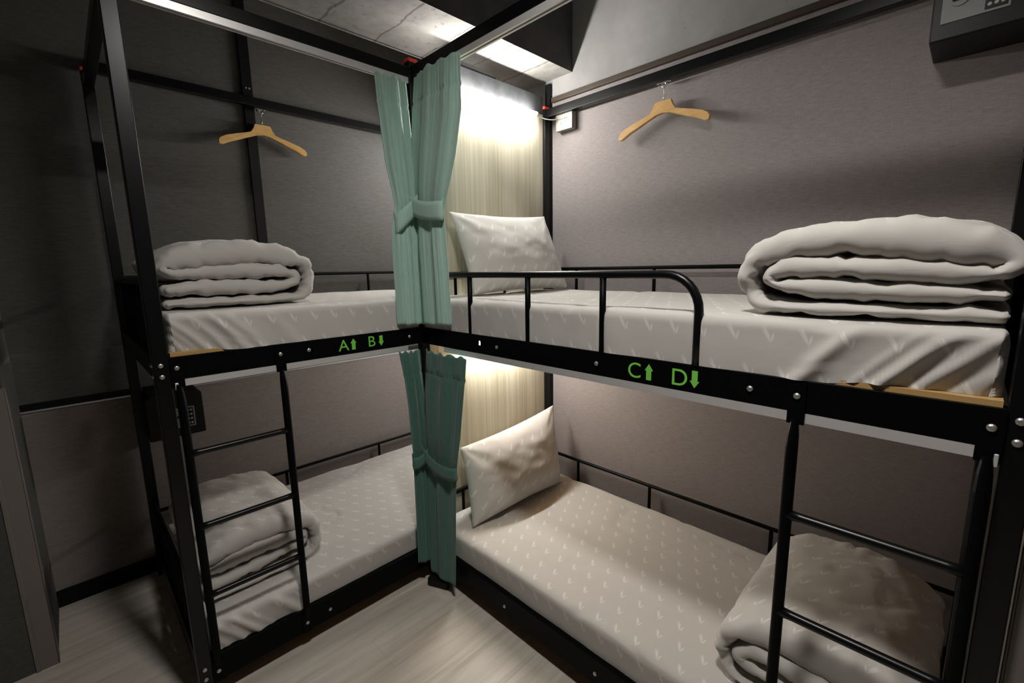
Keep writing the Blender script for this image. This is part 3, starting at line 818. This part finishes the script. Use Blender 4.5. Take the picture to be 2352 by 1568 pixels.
# ------------------------------------------------------------------ safes
def safe(lab, loc, rotz, w=.235, dx=0, cut=0):
    """front face at local y = 0 looking to -y, x to the right, z up"""
    e = thing('safe_box', lab, 'safe', loc, 'small keypad safes', rotz)
    h, d = .235, .205
    m = MB(); c = .022
    m.prism([(0, 0), (w, 0), (w, h - c), (w - c, h), (c, h), (0, h - c)], 'y', 0, d)
    m.build('body', M_RUBBER, e, bev=.005)
    # steel plate with a raised lip round it
    px0, px1, pz0, pz1 = .022 + dx + cut, .166 + dx, .045, .150
    MB().box(px0, px1, -.003, 0, pz0, pz1).build('face_plate', M_STEEL, e, bev=.001)
    kb = MB(); kx, kz = .060 + dx + cut, .105
    kb.tube([(kx, -.003, kz), (kx, -.007, kz)], [.023, .021], 28)
    k = kb.build('knob', M_STEEL, e)
    MB().box(kx - .017, kx + .017, -.017, -.006, kz - .005, kz + .005).build('knob_grip', M_RUBBER, k, bev=.002)
    kp = MB().box(.114 + dx, .160 + dx, -.005, -.003, .052, .144).build('keypad', M_RUBBER, e, bev=.001)
    kk = MB()
    for r in range(4):
        for cc in range(3):
            x = .1235 + dx + cc * .0135; z = .064 + r * .0225
            kk.tube([(x, -.005, z), (x, -.0066, z)], [.0050, .0044], 12)
    kk.build('keys', M_KEY, kp)
    return e
s1 = safe('black keypad safe on the back wall under the upper left bunk', (-1.018, YW - .205 - .001, .775), 0, .235, .028, .020)
s2 = safe('black keypad safe high on the right wall above the big duvet', (XW - .206, -1.700, 2.252), -PI / 2, .31)

# ------------------------------------------------------------------ wall socket and tube lights
ps = thing('power_socket', 'cream double power socket on the right wall beside the tube light', 'socket', (XW, -.082, 2.372), rotz=-PI / 2)
MB().box(0, .118, -.034, -.001, 0, .092).build('back_box', M_SOCK, ps, bev=.004)
fp = MB().box(-.001, .119, -.042, -.034, -.001, .093).build('face_plate', M_SOCK, ps, bev=.004)
hm = MB()
for x in (.032, .046, .064, .078): hm.box(x - .003, x + .003, -.0426, -.0415, .058, .064)
for x in (.040, .072): hm.box(x - .0015, x + .0015, -.0426, -.0415, .030, .046)
hm.build('pin_holes', M_DARK, fp)

def tube_light(lab, axis, a, b, c, z, mat, cable=None, channel=False):
    e = thing('tube_light', lab, 'lamp', (0, 0, 0), 'tube lights at the bed heads')
    f = (lambda s, d, zz: (s, c + d, zz)) if axis == 'x' else (lambda s, d, zz: (c + d, s, zz))
    MB().tube([f(a + .012, 0, z), f(b - .012, 0, z)], .0105, 16).build('tube', mat, e, smooth=True)
    for p, q in ((a, a + .012), (b - .012, b)):
        MB().tube([f(p, 0, z), f(q, 0, z)], .0118, 16).build('end_cap', M_WHITE, e)
    if channel:
        MB().box(c - .026, c + .026, a, b, z + .012, z + .024).build('channel', M_STRIPD, e)  # unseen cover added above the tube to keep its light off the soffit
    if cable:
        MB().tube(catmull(cable, 8), .0028, 8).build('cable', M_CABLE, e, smooth=True)
    return e
tube_light('glowing white tube light under the dark strip at the head of the upper right bunk', 'x', .15, .805, -.040, 2.455, M_TUBE,
           [(.805, -.040, 2.455), (.845, -.055, 2.437), (.885, -.085, 2.432), (.918, -.098, 2.440)])
tube_light('glowing tube light hidden under the upper right bunk above the slumped pillow', 'x', .22, .76, -.046, 1.198, M_TUBE2)
tube_light('glowing tube light behind the wood panel at the head of the upper left bunk', 'y', .28, .88, W - .045, 2.40, M_TUBE3, channel=True)
tube_light('glowing tube light behind the wood panel at the head of the lower left bunk', 'y', .19, .76, W - .045, 1.19, M_TUBE2, channel=True)

# round shaded downlight in the middle of the room (outside the frame)
LX, LY, LZ = -.71, -1.44, 2.90
cl = thing('ceiling_lamp', 'round black ceiling downlight over the open floor', 'lamp', (LX, LY, 0))
MB().tube([(0, 0, ZC - .0005), (0, 0, LZ + .004)], .138, 40).build('base', M_BASE, cl)
sh = MB()
for r0, r1 in ((.132, .138),):
    n_ = 40; vs = []
    for z in (LZ + .004, LZ - .042):
        for r in (r0, r1): vs += [(r * math.cos(2 * PI * k / n_), r * math.sin(2 * PI * k / n_), z) for k in range(n_)]
    fs = []
    for k in range(n_):
        k2 = (k + 1) % n_
        fs += [(k, k2, 2 * n_ + k2, 2 * n_ + k), (n_ + k2, n_ + k, 3 * n_ + k, 3 * n_ + k2), (2 * n_ + k, 2 * n_ + k2, 3 * n_ + k2, 3 * n_ + k)]
    sh.add(vs, fs)
sh.build('shade', M_BASE, cl)
MB().tube([(0, 0, LZ + .003), (0, 0, LZ)], .12, 40).build('diffuser', M_LAMP, cl)

# ------------------------------------------------------------------ small loose things
fb = MB()
fb.prism([(-.095, -.066), (-.048, -.168), (-.024, -.165), (-.024, -.056), (-.06, -.050)], 'z', 0, .045)
tag(fb.build('floor_block', M_RUBBER, bev=.008), 'small black plastic block on the floor below the dark green curtains', 'block')
tb = MB()
tb.prism([(.27, 2.5755), (.47, 2.5755), (.53, 2.580), (.51, 2.592), (.36, 2.602), (.27, 2.602)], 'y', -.003, .05)
tag(tb.build('flat_case', M_DARK, bev=.004), 'flat black case lying on the dark strip above the tube light', 'case')

# ------------------------------------------------------------------ world, camera
wd = bpy.data.worlds.new('World'); scene.world = wd; wd.use_nodes = True
wd.node_tree.nodes['Background'].inputs[0].default_value = (.8, .85, 1, 1)
wd.node_tree.nodes['Background'].inputs[1].default_value = .0
cam = bpy.data.cameras.new('Camera'); co = bpy.data.objects.new('Camera', cam); COL.objects.link(co); scene.camera = co
yaw, pitch, roll, fpx = -.77791, -.16105, -.01772, 1034.744
fw = Vector((math.sin(-yaw) * math.cos(pitch), math.cos(yaw) * math.cos(pitch), math.sin(pitch)))
r_ = fw.cross(Vector((0, 0, 1))).normalized(); u_ = r_.cross(fw)
r2 = r_ * math.cos(roll) + u_ * math.sin(roll); u2 = -r_ * math.sin(roll) + u_ * math.cos(roll)
Mx = Matrix((r2, u2, -fw)).transposed().to_4x4(); Mx.translation = (-1.22894, -1.86585, 1.59673)
co.matrix_world = Mx
cam.sensor_fit = 'HORIZONTAL'; cam.sensor_width = 36; cam.lens = fpx / 2352 * 36; cam.clip_start = .02
scene.view_settings.view_transform = 'Standard'; scene.view_settings.look = 'None'
scene.view_settings.gamma = 1.0; scene.view_settings.use_curve_mapping = False
scene.view_settings.exposure = -0.18
try:
    scene.cycles.use_denoising = True
    scene.cycles.max_bounces = 8; scene.cycles.diffuse_bounces = 5; scene.cycles.sample_clamp_indirect = 6
except Exception: pass
